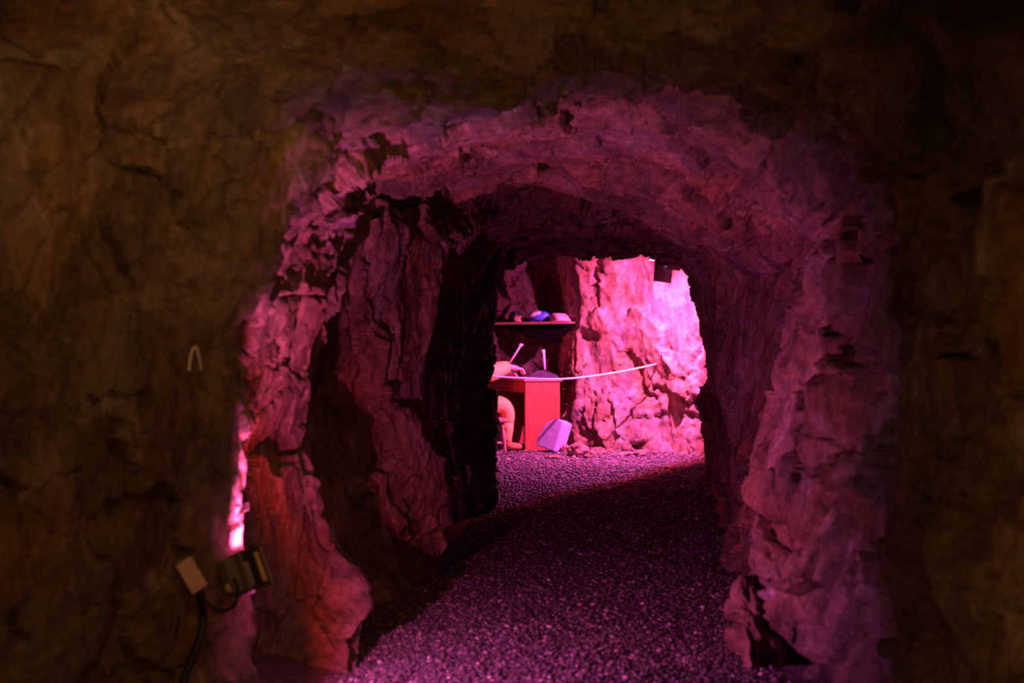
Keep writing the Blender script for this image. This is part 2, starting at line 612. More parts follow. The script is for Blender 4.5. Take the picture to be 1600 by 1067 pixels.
RINGS = [
    W((-1.9, -2.6, 0), (-2.0, -2.6, .5), (-2.0, -2.6, 1.0), (-2.0, -2.6, 1.6), (-1.7, -2.6, 2.1),
      (-1.2, -2.6, 2.4), (-.6, -2.6, 2.5), (0, -2.6, 2.5), (.7, -2.6, 2.5), (1.3, -2.6, 2.4),
      (1.8, -2.6, 2.1), (1.9, -2.6, 1.6), (1.9, -2.6, 1.0), (1.9, -2.6, .5), (1.8, -2.6, 0)),
    W((-1.75, 1.5, 0), (-1.85, 1.5, .5), (-1.85, 1.5, 1.0), (-1.8, 1.5, 1.5), (-1.6, 1.5, 1.9),
      (-1.1, 1.5, 2.15), (-.6, 1.5, 2.2), (0, 1.5, 2.2), (.6, 1.5, 2.2), (1.1, 1.5, 2.1),
      (1.4, 1.5, 1.85), (1.5, 1.5, 1.5), (1.5, 1.5, 1.0), (1.5, 1.5, .5), (1.45, 1.5, 0)),
    S((-90, 1260, 3.3), (-90, 950, 3.3), (-90, 650, 3.3), (-90, 350, 3.3), (-40, 60, 3.3),
      (200, -60, 3.3), (500, -70, 3.4), (800, -70, 3.4), (1150, -70, 3.3), (1450, -60, 3.2),
      (1680, 60, 3.0), (1690, 350, 3.0), (1690, 650, 3.0), (1690, 950, 3.0), (1680, 1330, 3.0)),
    S((180, 1150, 3.9), (170, 900, 3.85), (170, 680, 3.8), (180, 450, 3.75), (230, 230, 3.75),
      (380, 120, 3.8), (600, 75, 3.9), (850, 45, 3.9), (1120, 50, 3.9), (1360, 130, 3.8),
      (1490, 260, 3.7), (1490, 450, 3.7), (1480, 680, 3.7), (1470, 880, 3.7), (1460, 1180, 3.7)),
    S((398, 1110, 4.2), (384, 900, 4.24), (362, 740, 4.18), (374, 520, 4.12), (448, 335, 4.16),
      (545, 250, 4.3), (690, 190, 4.45), (870, 140, 4.5), (1050, 120, 4.5), (1220, 200, 4.5),
      (1340, 300, 4.5), (1335, 480, 4.5), (1330, 680, 4.5), (1300, 850, 4.5), (1280, 1070, 4.4)),
    S((352, 1065, 4.5), (345, 900, 4.5), (340, 740, 4.5), (352, 520, 4.55), (448, 340, 4.7),
      (560, 262, 5.0), (695, 222, 5.2), (870, 190, 5.2), (1030, 190, 5.1), (1170, 270, 5.1),
      (1300, 350, 5.0), (1290, 510, 4.9), (1270, 690, 4.85), (1240, 840, 4.75), (1230, 1050, 4.6)),
    S((425, 1020, 4.9), (445, 950, 5.0), (428, 850, 5.0), (400, 690, 4.9), (425, 560, 4.85), (505, 338, 4.9),
      (580, 277, 5.4), (697, 257, 5.75), (870, 237, 5.85), (1005, 257, 5.8), (1120, 317, 5.75),
      (1272, 378, 5.45), (1256, 535, 5.15), (1230, 695, 5.0), (1200, 835, 4.88), (1193, 1050, 4.6)),
    S((556, 1053, 4.58), (575, 945, 5.1), (530, 850, 5.35), (468, 690, 5.3), (505, 560, 5.2), (562, 335, 5.15),
      (600, 292, 5.8), (700, 292, 6.3), (870, 284, 6.5), (980, 325, 6.5), (1070, 365, 6.4),
      (1245, 405, 5.9), (1222, 560, 5.4), (1190, 700, 5.2), (1160, 830, 5.0), (1157, 1050, 4.6)),
    S((560, 970, 5.5), (480, 870, 5.8), (415, 690, 5.85), (440, 560, 5.9), (515, 350, 5.9),
      (580, 262, 6.4), (690, 245, 6.8), (870, 235, 7.0), (990, 280, 7.0), (1085, 330, 6.9),
      (1268, 415, 6.4), (1266, 560, 6.0), (1244, 700, 5.8), (1218, 830, 5.6), (1205, 975, 5.4)),
    S((692, 904, 6.5), (692, 820, 6.7), (664, 600, 6.8), (694, 480, 6.9), (704, 385, 7.0),
      (745, 345, 7.5), (800, 335, 8), (880, 325, 8), (970, 345, 8), (1075, 390, 7.9),
      (1120, 445, 7.6), (1132, 560, 7.4), (1147, 650, 7.2), (1152, 750, 7.0), (1135, 878, 7.0)),
    S((652, 848, 7.7), (640, 780, 7.7), (630, 600, 7.8), (640, 480, 7.8), (690, 395, 7.9),
      (770, 372, 8.8), (810, 365, 9), (885, 358, 9), (970, 365, 9), (1065, 400, 8.9),
      (1108, 452, 8.6), (1120, 560, 8.5), (1132, 650, 8.4), (1140, 740, 8.2), (1142, 829, 8.2)),
    S((770, 794, 9.35), (764, 700, 9.4), (760, 600, 9.4), (772, 480, 9.5), (785, 425, 9.7),
      (815, 404, 10.2), (860, 401, 10.6), (920, 395, 10.8), (1000, 389, 10.9), (1062, 404, 11),
      (1086, 440, 11), (1106, 520, 11), (1109, 600, 11.2), (1108, 680, 11.4), (1110, 745, 11.65)),
    W((-.9, 10.1, 0), (-.95, 10.1, .5), (-.95, 10.1, 1.0), (-.9, 10.2, 1.5), (-.7, 10.4, 1.9),
      (-.3, 11.0, 2.15), (.3, 11.4, 2.25), (.8, 11.6, 2.3), (1.2, 11.7, 2.3), (1.55, 11.8, 2.2),
      (1.8, 12.0, 1.9), (1.9, 12.1, 1.5), (1.95, 12.1, 1.0), (1.95, 12.2, .5), (1.95, 12.3, 0)),
    W((-2.1, 12.0, 0), (-2.2, 12.0, .5), (-2.2, 12.0, 1.1), (-2.1, 12.0, 1.7), (-1.8, 12.2, 2.2),
      (-1.0, 12.6, 2.5), (-.2, 12.8, 2.6), (.7, 13.0, 2.6), (1.4, 13.0, 2.5), (2.0, 13.0, 2.4),
      (2.35, 13.0, 2.0), (2.4, 13.0, 1.5), (2.45, 13.0, 1.0), (2.45, 13.0, .5), (2.45, 13.0, 0)),
    W((-2.1, 16.8, 0), (-2.2, 16.8, .5), (-2.2, 16.8, 1.1), (-2.1, 16.8, 1.7), (-1.8, 16.8, 2.2),
      (-1.0, 16.8, 2.5), (-.2, 16.8, 2.6), (.7, 16.8, 2.6), (1.4, 16.8, 2.5), (2.0, 16.8, 2.4),
      (2.35, 16.8, 2.0), (2.4, 16.8, 1.5), (2.45, 16.8, 1.0), (2.45, 16.8, .5), (2.45, 16.8, 0)),
]


def build_tunnel():
    C = []
    for r in RINGS:
        if len(r) == 15:                                  # one more station between floor and knee height on the left
            r = [r[0], r[0].lerp(r[1], 0.45)] + list(r[1:])
        lo0, lo1 = r[0].copy(), r[-1].copy()
        lo0.z, lo1.z = -0.22, -0.22
        C.append([tuple(lo0)] + [tuple(v) for v in r] + [tuple(lo1)])
    C = np.array(C, dtype=np.float64)                     # rings x 18 x 3
    nr, nc = C.shape[:2]
    around = []
    for j in range(nc - 1):
        L = max(np.linalg.norm(C[i, j + 1] - C[i, j]) / (0.0025 * max(3.4, C[i, j, 1])) for i in range(2, 12))
        around.append(int(max(10, min(80, L))))
    along = []
    for i in range(nr - 1):
        L = max(np.linalg.norm(C[i + 1, j] - C[i, j]) / (0.0025 * max(3.4, min(C[i, j, 1], C[i + 1, j, 1])))
                for j in range(nc))
        if i < 2:
            L = L / 4
        if i >= nr - 2:
            L = L / 2
        along.append(int(max(12, min(190, L))))
    P = refine(refine(C, around, 1), along, 0)
    P = smooth_grid(P, 5)
    n = grid_normals(P)
    mid = P.mean(axis=1, keepdims=True)
    if np.sum(n * (mid - P)) < 0:
        n = -n
    roof = np.clip((-n[..., 2] - 0.35) / 0.4, 0, 1)
    d = rock_disp(P.reshape(-1, 3), roof.reshape(-1).astype(np.float32), None).reshape(P.shape[:2])
    near = np.linalg.norm(P - np.array(at(384, 897, 4.22)), axis=-1)
    d = d * (0.25 + 0.75 * np.clip((near - 0.08) / 0.22, 0, 1))      # dressed flat where the lamp is fixed
    P = P + n * d[..., None]
    ca = np.concatenate([[0], np.cumsum(around)])
    j0, j1 = ca[7], ca[11]
    structure(grid_obj('wall_left', P[:, :j0 + 1], ROCK))
    structure(grid_obj('ceiling', P[:, j0:j1 + 1], ROCK_ROOF))
    structure(grid_obj('wall_right', P[:, j1:], ROCK))
    return P


TUN = build_tunnel()


def wall_tree(P):
    from mathutils.bvhtree import BVHTree
    k = (P[:, :, 1].max(axis=1) > 2.5) & (P[:, :, 1].min(axis=1) < 5.2)
    Q = P[k][:, :P.shape[1] // 2]
    n, m = Q.shape[:2]
    idx = np.arange(n * m).reshape(n, m)
    q = np.stack([idx[:-1, :-1], idx[1:, :-1], idx[1:, 1:], idx[:-1, 1:]], -1).reshape(-1, 4)
    return BVHTree.FromPolygons([tuple(v) for v in Q.reshape(-1, 3)], [tuple(f) for f in q.tolist()])


LEFT_TREE = wall_tree(TUN)


def wall_depth(px, py, default=4.05):
    """how far the near left rock face stands from us there, to fix things onto it"""
    o = Vector((0, 0, CAMZ))
    h = LEFT_TREE.ray_cast(o, (at(px, py, 1.0) - o).normalized())
    return h[0].y if h[0] is not None and 3.0 < h[0].y < 4.6 else default


def on_wall(px, py, off):
    return at(px, py, wall_depth(px, py) - off)




def build_back():
    """far wall of the chamber: recess of darker-tinted rock behind the desk, then the bright buttress to its right"""
    plan = [(-2.6, 16.0), (-1.2, 16.1), (-.3, 15.95), (.30, 15.75), (.52, 15.55), (.60, 15.25), (.66, 14.92),
            (.90, 14.78), (1.20, 14.62), (1.50, 14.36), (1.80, 14.05), (2.15, 13.7), (2.7, 13.2)]
    rows = [(-.2, 0.0), (.05, 0.0), (.35, .06), (.75, .12), (1.18, .16), (1.24, .02), (1.40, -.02), (1.75, -.04), (2.1, -.12), (2.7, -.25)]
    JIT = (-.03, -.02, .02, .05, .06, .0, .03, .02, -.05, -.08)
    C = np.zeros((len(plan), len(rows), 3))
    for i, (x, y) in enumerate(plan):
        buttress = 1.0 if i >= 6 else (0.35 if i == 5 else 0.0)
        for j, (z, dy) in enumerate(rows):
            if i >= 8:
                dy = np.interp(z, [0, 0.8, 1.4, 2.7], [0, .12, .02, -.3])
            C[i, j] = (x - 0.35 * dy * buttress + (JIT[j] if 3 <= i <= 6 else 0), y + dy * buttress, z)
    su = [int(max(6, np.linalg.norm(C[i + 1, 0] - C[i, 0]) / 0.022)) for i in range(len(plan) - 1)]
    sv = [int(max(4, np.linalg.norm(C[0, j + 1] - C[0, j]) / 0.022)) for j in range(len(rows) - 1)]
    P = refine(refine(C, sv, 1), su, 0)
    P = smooth_grid(P, 2)
    n = grid_normals(P)
    if n[..., 1].mean() > 0:
        n = -n
    q = P.reshape(-1, 3)
    low = np.clip((1.15 - q[:, 2]) / 0.6, 0, 1)
    rr = q + 0.10 * np.stack([fbm(q * 1.7, 3, 71), fbm(q * 1.7 + 9, 3, 72), fbm(q * 1.7 + 19, 3, 73)], -1)
    a = 0.35
    rr = np.stack([rr[:, 0] * math.cos(a) + rr[:, 2] * math.sin(a), rr[:, 1], rr[:, 2] * math.cos(a) - rr[:, 0] * math.sin(a)], -1)
    f1, g1 = facets(rr / np.array((0.34, 0.6, 0.80)) + 3.3, 91, 1.5, 0.6)
    f2, g2 = facets(rr / np.array((0.17, 0.3, 0.30)) + 1.3, 92, 1.3, 0.7)
    f3, g3 = facets(rr / np.array((0.07, 0.1, 0.09)) + 6.3, 93, 1.3, 0.7)
    d = 0.065 * f1 + (0.012 + 0.022 * low) * f2 + (0.004 + 0.010 * low) * f3
    d += 0.014 * fbm(q * np.array((7, 7, 3.5)), 5, 95, 0.55)
    m = np.clip(vnoise(q * 2.1, 97) * 2.4, 0, 1)
    d -= 0.05 * m * np.clip(1 - g1 / 0.035, 0, 1) + 0.02 * m * np.clip(1 - g2 / 0.06, 0, 1)
    P = P + n * d.reshape(P.shape[:2])[..., None]
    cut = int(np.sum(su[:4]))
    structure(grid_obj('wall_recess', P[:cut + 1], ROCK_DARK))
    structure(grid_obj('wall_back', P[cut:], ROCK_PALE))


build_back()


def floor_h(x, y):
    p = np.stack([x, y, np.zeros_like(x)], -1)
    return 0.016 * fbm(p * 1.3, 3, 61) + 0.006 * fbm(p * 7, 2, 64)


def build_floor():
    xs = np.linspace(-2.6, 2.8, 216)
    ys = np.concatenate([np.linspace(-2.8, 4, 60, endpoint=False), np.linspace(4, 16.9, 520)])
    X, Y = np.meshgrid(xs, ys, indexing='ij')
    Z = floor_h(X.ravel(), Y.ravel()).reshape(X.shape)
    structure(grid_obj('floor', np.stack([X, Y, Z], -1), FLOOR_MAT))


build_floor()


def build_gravel():
    rng = np.random.default_rng(8)
    N = 42000
    # denser where it is near; the strip of floor between the walls
    d = 4.2 + (15.0 - 4.2) * rng.random(N) ** 1.25
    lo = np.interp(d, [4.2, 5.9, 7.0, 9.3, 9.8, 15], [-.62, -.52, -.36, -.2, -.5, -.9])
    hi = np.interp(d, [4.2, 5.2, 7.2, 11.7, 14, 15], [.86, .88, 1.12, 1.7, 1.9, 1.6])
    x = lo + (hi - lo) * rng.random(N)
    z = floor_h(x, d)
    size = (0.0045 + 0.008 * rng.random(N) ** 2.4) * np.interp(d, [4, 14], [0.85, 1.35])
    bm = bmesh.new()
    bmesh.ops.create_icosphere(bm, subdivisions=1, radius=1.0)
    bv = np.array([v.co[:] for v in bm.verts])
    bf = np.array([[v.index for v in f.verts] for f in bm.faces])
    bm.free()
    nv = len(bv)
    ang = rng.random(N) * 6.283
    sc = np.stack([1 + .5 * rng.random(N), .7 + .5 * rng.random(N), .45 + .35 * rng.random(N)], -1) * size[:, None]
    jit = 1 + 0.35 * (rng.random((N, nv, 1)) - 0.5)
    V = bv[None] * jit * sc[:, None, :]
    c, s = np.cos(ang)[:, None], np.sin(ang)[:, None]
    V2 = np.stack([V[..., 0] * c - V[..., 1] * s, V[..., 0] * s + V[..., 1] * c, V[..., 2]], -1)
    tl = (rng.random(N) - .5)[:, None] * 0.9
    V2[..., 2] += V2[..., 0] * tl
    V2 += np.stack([x, d, z + size * .25], -1)[:, None, :]
    fc = (bf[None] + (np.arange(N) * nv)[:, None, None]).reshape(-1, 3)
    me = bpy.data.meshes.new('gravel')
    me.vertices.add(N * nv)
    me.vertices.foreach_set('co', V2.astype(np.float32).ravel())
    me.loops.add(fc.size)
    me.loops.foreach_set('vertex_index', fc.astype(np.int32).ravel())
    me.polygons.add(len(fc))
    me.polygons.foreach_set('loop_start', np.arange(0, fc.size, 3, dtype=np.int32))
    me.update(calc_edges=True)
    me.materials.append(GRAVEL_MAT)
    o = link(bpy.data.objects.new('gravel', me))
    o['kind'] = 'stuff'
    tag(o, 'loose dark purple-grey gravel covering the tunnel floor', 'gravel')


build_gravel()


# ------------------------------------------------------------------ near flood lamp on the left wall
def basis(axis, upish=(0, 0, 1)):
    """matrix whose columns are x (sideways), y (up), z (emission axis)"""
    z = Vector(axis).normalized()
    x = Vector(upish).cross(z).normalized()
    y = z.cross(x)
    return Matrix((x, y, z)).transposed()


def emit_light(name, parent, loc, size, size_y, energy, color):
    ld = bpy.data.lights.new(name, 'AREA')
    ld.shape = 'RECTANGLE'
    ld.size, ld.size_y = size, size_y
    ld.energy, ld.color = energy, color
    lo = bpy.data.objects.new(name, ld)
    COL.objects.link(lo)
    lo.parent = parent
    lo.location = loc
    lo.rotation_euler = (math.pi, 0, 0)       # shines along the lamp's own +z
    return lo


def near_lamp():
    pos = at(374, 897, 4.10)
    R = basis((0.66, 0.74, 0.10), (-0.34, 0.22, 0.91))     # local x: far-left side, y: up, z: where it shines
    root = empty('flood_light', pos, 'small grey-black floodlight fixed to the left wall, its back towards us', 'lamp',
                 rot=R.to_euler())
    w, h, dp, t = 0.076, 0.118, 0.052, 0.004
    box('back_plate', (0, 0, -0.004), (w, h, 0.008), LAMP_GREY, root, bevel=0.002)
    for sx in (-1, 1):
        dr = dp + 0.004 if sx > 0 else dp + 0.022              # the hood on our side reaches further
        box('side_rim', (sx * (w / 2 - t / 2), 0, dr / 2), (t, h, dr), LAMP_BLACK, root, bevel=0.001)
    for sy in (-1, 1):
        er = 0.030 if sy > 0 else 0.014
        box('end_rim', (0, sy * (h / 2 - t / 2), er / 2), (w - 2 * t, t, er), LAMP_BLACK, root, bevel=0.001)
    box('led_board', (0, 0, 0.002), (w * .8, h * .7, 0.003), LAMP_GREY, root, bevel=0)
    drv = box('driver_box', (0.010, 0, -0.026), (0.042, 0.100, 0.036), LAMP_GREY, root, bevel=0.003)
    box('cable_gland', (0.010, -0.030, -0.047), (0.018, 0.022, 0.010), YELLOW, drv, bevel=0.002)
    hx = -w / 2 - 0.0012
    for k in range(9):
        box('cooling_fin', (hx, -0.044 + k * 0.011, 0.026), (0.004, 0.005, 0.014), BLACK, root, bevel=0.0008)
    box('yellow_label', (hx, 0.0, 0.050), (0.003, 0.088, 0.015), YELLOW, root, bevel=0.0008)
    box('frame_strip', (hx, 0.0, 0.070), (0.004, 0.116, 0.007), LAMP_PALE, root, bevel=0.0008)
    box('wiring_cover', (hx, -0.010, 0.004), (0.004, 0.070, 0.016), LAMP_PALE, root, bevel=0.0008)
    box('bracket', (0.060, 0.0, -0.004), (0.022, 0.020, 0.006), LAMP_BLACK, root, bevel=0.001)
    # diodes: red ones on the near side, violet ones on the far side
    em_r, em_b = emitter('red_diodes', (1, .1, .2), 6), emitter('violet_diodes', (.6, .2, 1), 6)
    for k in range(4):
        box('diode', (-0.024, -0.030 + k * .020, 0.0045), (.007, .007, .002), em_r, root, bevel=0)
        box('diode', (0.024, -0.030 + k * .020, 0.0045), (.007, .007, .002), em_b, root, bevel=0)
    face = R.transposed() @ Vector((0.74, 0.40, 0.54)).normalized()
    for nm, x, e, c in (('red_light', -0.006, 30.0, (1.0, 0.045, 0.09)), ('violet_light', 0.004, 33.0, (0.62, 0.15, 0.78))):
        lo = emit_light(nm, root, (x, 0, 0.013), 0.016, 0.05, e, c)
        lo.rotation_euler = face.to_track_quat('-Z', 'Y').to_euler()


near_lamp()


# junction box and its cables
def junction_box():
    p = at(297, 898, min(wall_depth(297, 898), wall_depth(280, 880), wall_depth(315, 915)) - 0.03)
    root = empty('junction_box', p, 'tilted pale rectangular junction box on the brown left wall beside the floodlight',
                 'junction box', rot=(0.0, math.radians(-30), math.radians(28)))
    box('body', (0, 0.02, 0), (0.052, 0.062, 0.098), BOX_BROWN, root, bevel=0.004)
    box('cover', (0, -0.016, 0), (0.050, 0.012, 0.096), BOX_PALE, root, bevel=0.005)
    box('cable_gland', (0.004, 0.015, -0.055), (0.022, 0.022, 0.018), CABLE, root, bevel=0.004)


junction_box()
JD = bpy.data.objects['junction_box'].location.y
pts = spline([at(312, 924, JD), on_wall(318, 960, .03), on_wall(312, 1000, .02), on_wall(298, 1035, .02), on_wall(284, 1075, .02), on_wall(270, 1130, .02)])
tag(tube('power_cable', pts, 0.0125, CABLE), 'thick black cable hanging down from the tilted junction box', 'cable')
pts = spline([at(316, 922, JD), at(326, 942, JD - .01), at(345, 954, 4.02), at(368, 944, 4.02), at(372, 918, 4.03), at(365, 904, 4.05)])
tag(tube('lamp_lead', pts, 0.0042, CABLE), 'thin black lead looping from junction box to the floodlight', 'cable')

# pale loop on the left wall
loop = []
for (x, y) in ((295, 580), (297, 560), (301, 546), (306, 543), (310, 556), (314, 578)):
    loop.append(on_wall(x, y, .012))
tag(tube('wall_loop', spline(loop, 5), 0.0045, METAL), 'small pale arched loop standing out of brown left wall', 'hook')


# ------------------------------------------------------------------ far flood lamp
def far_lamp():
    pos = at(1039, 411, 13.45)
    q0, q1 = at(760, 800, 2333.0 / 255), at(1100, 715, 2333.0 / 170)
    q0.z = q1.z = 0
    n = (q1 - q0).cross(pos - q0).normalized()
    if n.x < 0:
        n = -n                                  # towards the shaded side
    l = (q1 - q0).normalized()
    m = n.cross(l).normalized()
    if m.z < 0:
        m = -m
    axis = (-0.55 * n + 0.05 * l - 0.83 * m).normalized()
    R = basis(axis)
    root = empty('flood_light', pos, 'black floodlight under the roof at top right of the far chamber', 'lamp', rot=R.to_euler())
    w, h, dp = 0.30, 0.22, 0.06
    box('housing', (0, 0, -0.035), (w, h, 0.07), LAMP_BLACK, root, bevel=0.008)
    for sy in (-1, 1):
        box('rim', (0, sy * (h / 2 - .004), 0.012), (w, .008, 0.025), LAMP_BLACK, root, bevel=0.001)
    for k in range(7):
        box('cooling_fin', (-0.075 + k * .025, 0, -0.08), (.006, h * .9, .025), LAMP_BLACK, root, bevel=0.001)
    br = box('bracket', (0, h / 2 + .03, -0.04), (0.03, 0.09, 0.03), LAMP_BLACK, root, bevel=0.002)
    box('bracket_bolt', (-.03, h / 2 + .05, -0.02), (0.03, 0.03, 0.03), METAL, root, bevel=0.004)
    box('led_panel', (0, 0, 0.001), (w * .8, h * .7, 0.003), emitter('far_diodes', (1, .25, .75), 8), root, bevel=0)
    # barn door: a plate whose edge draws the straight shadow over the floor
    inv = R.transposed()
    nl, ll, ml = inv @ n, inv @ l, inv @ m
    v = [ll * -0.44 - ml * 0.19, ll * 0.10 - ml * 0.19, ll * 0.10 + ml * 0.07 + nl * 0.06, ll * -0.44 + ml * 0.07 + nl * 0.06]
    v = v + [p + nl * 0.004 for p in v]
    mesh_obj('barn_door', v, [(0, 1, 2, 3), (7, 6, 5, 4), (0, 4, 5, 1), (1, 5, 6, 2), (2, 6, 7, 3), (3, 7, 4, 0)], LAMP_BLACK, root)
    o = nl * 0.013
    emit_light('red_light', root, (-o.x, -o.y, 0.012), 0.03, 0.03, 165.0, (1.0, 0.05, 0.10))
    emit_light('violet_light', root, (o.x, o.y, 0.012), 0.03, 0.03, 140.0, (0.70, 0.16, 0.95))


far_lamp()

# ------------------------------------------------------------------ desk
DA = Vector((gx(821, 14.60), 14.60, 0))          # near corner of the desk
DE = Vector((0.93, 0.36, 0)).normalized()        # along the end panel, to the right
DL = Vector((-0.36, 0.93, 0)).normalized()       # along the sitting side, away from us
DH, DW, DLEN = 0.742, 0.385, 1.05


def desk_pt(u, v, z):
    return DA + DE * u + DL * v + Vector((0, 0, z))


def desk():
    root = empty('desk', DA, 'red-brown wooden desk in the far chamber with a solid end panel', 'desk',
                 rot=(0, 0, math.atan2(DE.y, DE.x)))
    box('desk_top', (DW / 2, DLEN / 2, DH - .013), (DW + .04, DLEN + .04, .026), WOOD_TOP, root, bevel=.004)
    box('end_panel', (DW / 2, .012, (DH - .026) / 2), (DW, .024, DH - .026), WOOD, root, bevel=.002)
    box('end_panel', (DW / 2, DLEN - .012, (DH - .026) / 2), (DW, .024, DH - .026), WOOD, root, bevel=.002)
    box('modesty_panel', (DW - .012, DLEN / 2, .45), (.02, DLEN - .06, .50), WOOD, root, bevel=.002)
    for k in range(2):
        y = .04 + (DLEN - .08) * (k + .5) / 2
        dr = box('drawer', (.012, y, DH - .026 - .062), (.022, (DLEN - .08) / 2 - .012, .11), WOOD, root, bevel=.003)
        box('drawer_knob', (-.008, y, DH - .088), (.022, .03, .02), METAL, dr, bevel=.005)


desk()
pr = box('paper_sheet', (0, 0, 0), (.22, .30, .006), PAPER, None, bevel=.001)
pr.location = desk_pt(.13, .43, DH + .004)
pr.rotation_euler = (0, 0, math.atan2(DE.y, DE.x) + .12)
tag(pr, 'flat lilac paper pad lying on the desk top', 'paper')

# dark desk set with an upright pale pen
base = desk_pt(.26, .16, DH)
ds = empty('desk_set', base, 'dark purple wedge-shaped stand on the desk with an upright pale pen', 'desk set')
bm = bmesh.new()
prof = [(-.17, 0), (.17, 0), (.15, .035), (.04, .078), (-.03, .088), (-.10, .06), (-.165, .022)]
lo = [bm.verts.new((x, -.09, z)) for x, z in prof]
hi = [bm.verts.new((x * .9, .09, z * .9)) for x, z in prof]
bm.faces.new(lo)
bm.faces.new(hi[::-1])
for i in range(len(prof)):
    j = (i + 1) % len(prof)
    bm.faces.new((lo[i], lo[j], hi[j], hi[i]))
bmesh.ops.bevel(bm, geom=list(bm.edges), offset=.008, segments=2, affect='EDGES')
bm_obj('stand_base', bm, DARK_PURPLE, ds)
tube('pen', [(.02, 0, .09), (.015, 0, .18), (.008, 0, .26), (.004, 0, .28), (.003, 0, .30)], [.010, .012, .014, .021, .018], WHITE_PAPER, ds)


# ------------------------------------------------------------------ stool
def stool():
    root = empty('stool', (-.27, 14.52, 0), 'wooden stool with turned legs under the seated orange figure', 'stool', rot=(0, 0, .12))
    bm = bmesh.new()
    box_bm(bm, (0, 0, .328), (.40, .38, .036), None, .012)
    bm_obj('seat', bm, STOOL_WOOD, root)
    for sx in (-1, 1):
        for sy in (-1, 1):
            top = Vector((sx * .155, sy * .145, .312))
            bot = Vector((sx * .185, sy * .17, 0.0))
            prof = [(0, .020), (.08, .021), (.12, .014), (.16, .023), (.22, .013), (.30, .019), (.55, .022), (.75, .016), (.9, .014), (1, .017)]
            tube('leg', [top.lerp(bot, t) for t, _ in prof], [r for _, r in prof], STOOL_WOOD, root)
    for sy in (-1, 1):
        tube('stretcher', [(-.172, sy * .160, .10), (0, sy * .160, .10), (.172, sy * .160, .10)], [.010, .014, .010], STOOL_WOOD, root)
    for sx in (-1, 1):
        tube('stretcher', [(sx * .172, -.160, .14), (sx * .172, 0, .14), (sx * .172, .160, .14)], [.010, .014, .010], STOOL_WOOD, root)


stool()


# ------------------------------------------------------------------ seated person
def skin_mesh(name, verts, edges, radii, mat, parent, root_i=0, sub=2):
    me = bpy.data.meshes.new(name)
    me.from_pydata([tuple(v) for v in verts], edges, [])
    me.update()
    o = link(bpy.data.objects.new(name, me), parent)
    md = o.modifiers.new('skin', 'SKIN')
    md.use_smooth_shade = True
    sv = me.skin_vertices[0].data
    for i, r in enumerate(radii):
        sv[i].radius = (r, r) if isinstance(r, (int, float)) else r
        sv[i].use_root = (i == root_i)
    sb = o.modifiers.new('subsurf', 'SUBSURF')
    sb.levels = sub
    sb.render_levels = sub
    me.materials.append(mat)
    # freeze the shape
    dg = bpy.context.evaluated_depsgraph_get()
    ev = o.evaluated_get(dg)
    nm = bpy.data.meshes.new_from_object(ev)
    o.modifiers.clear()
    o.data = nm
    nm.name = name
    if not nm.materials:
        nm.materials.append(mat)
    nm.polygons.foreach_set('use_smooth', [True] * len(nm.polygons))
    return o


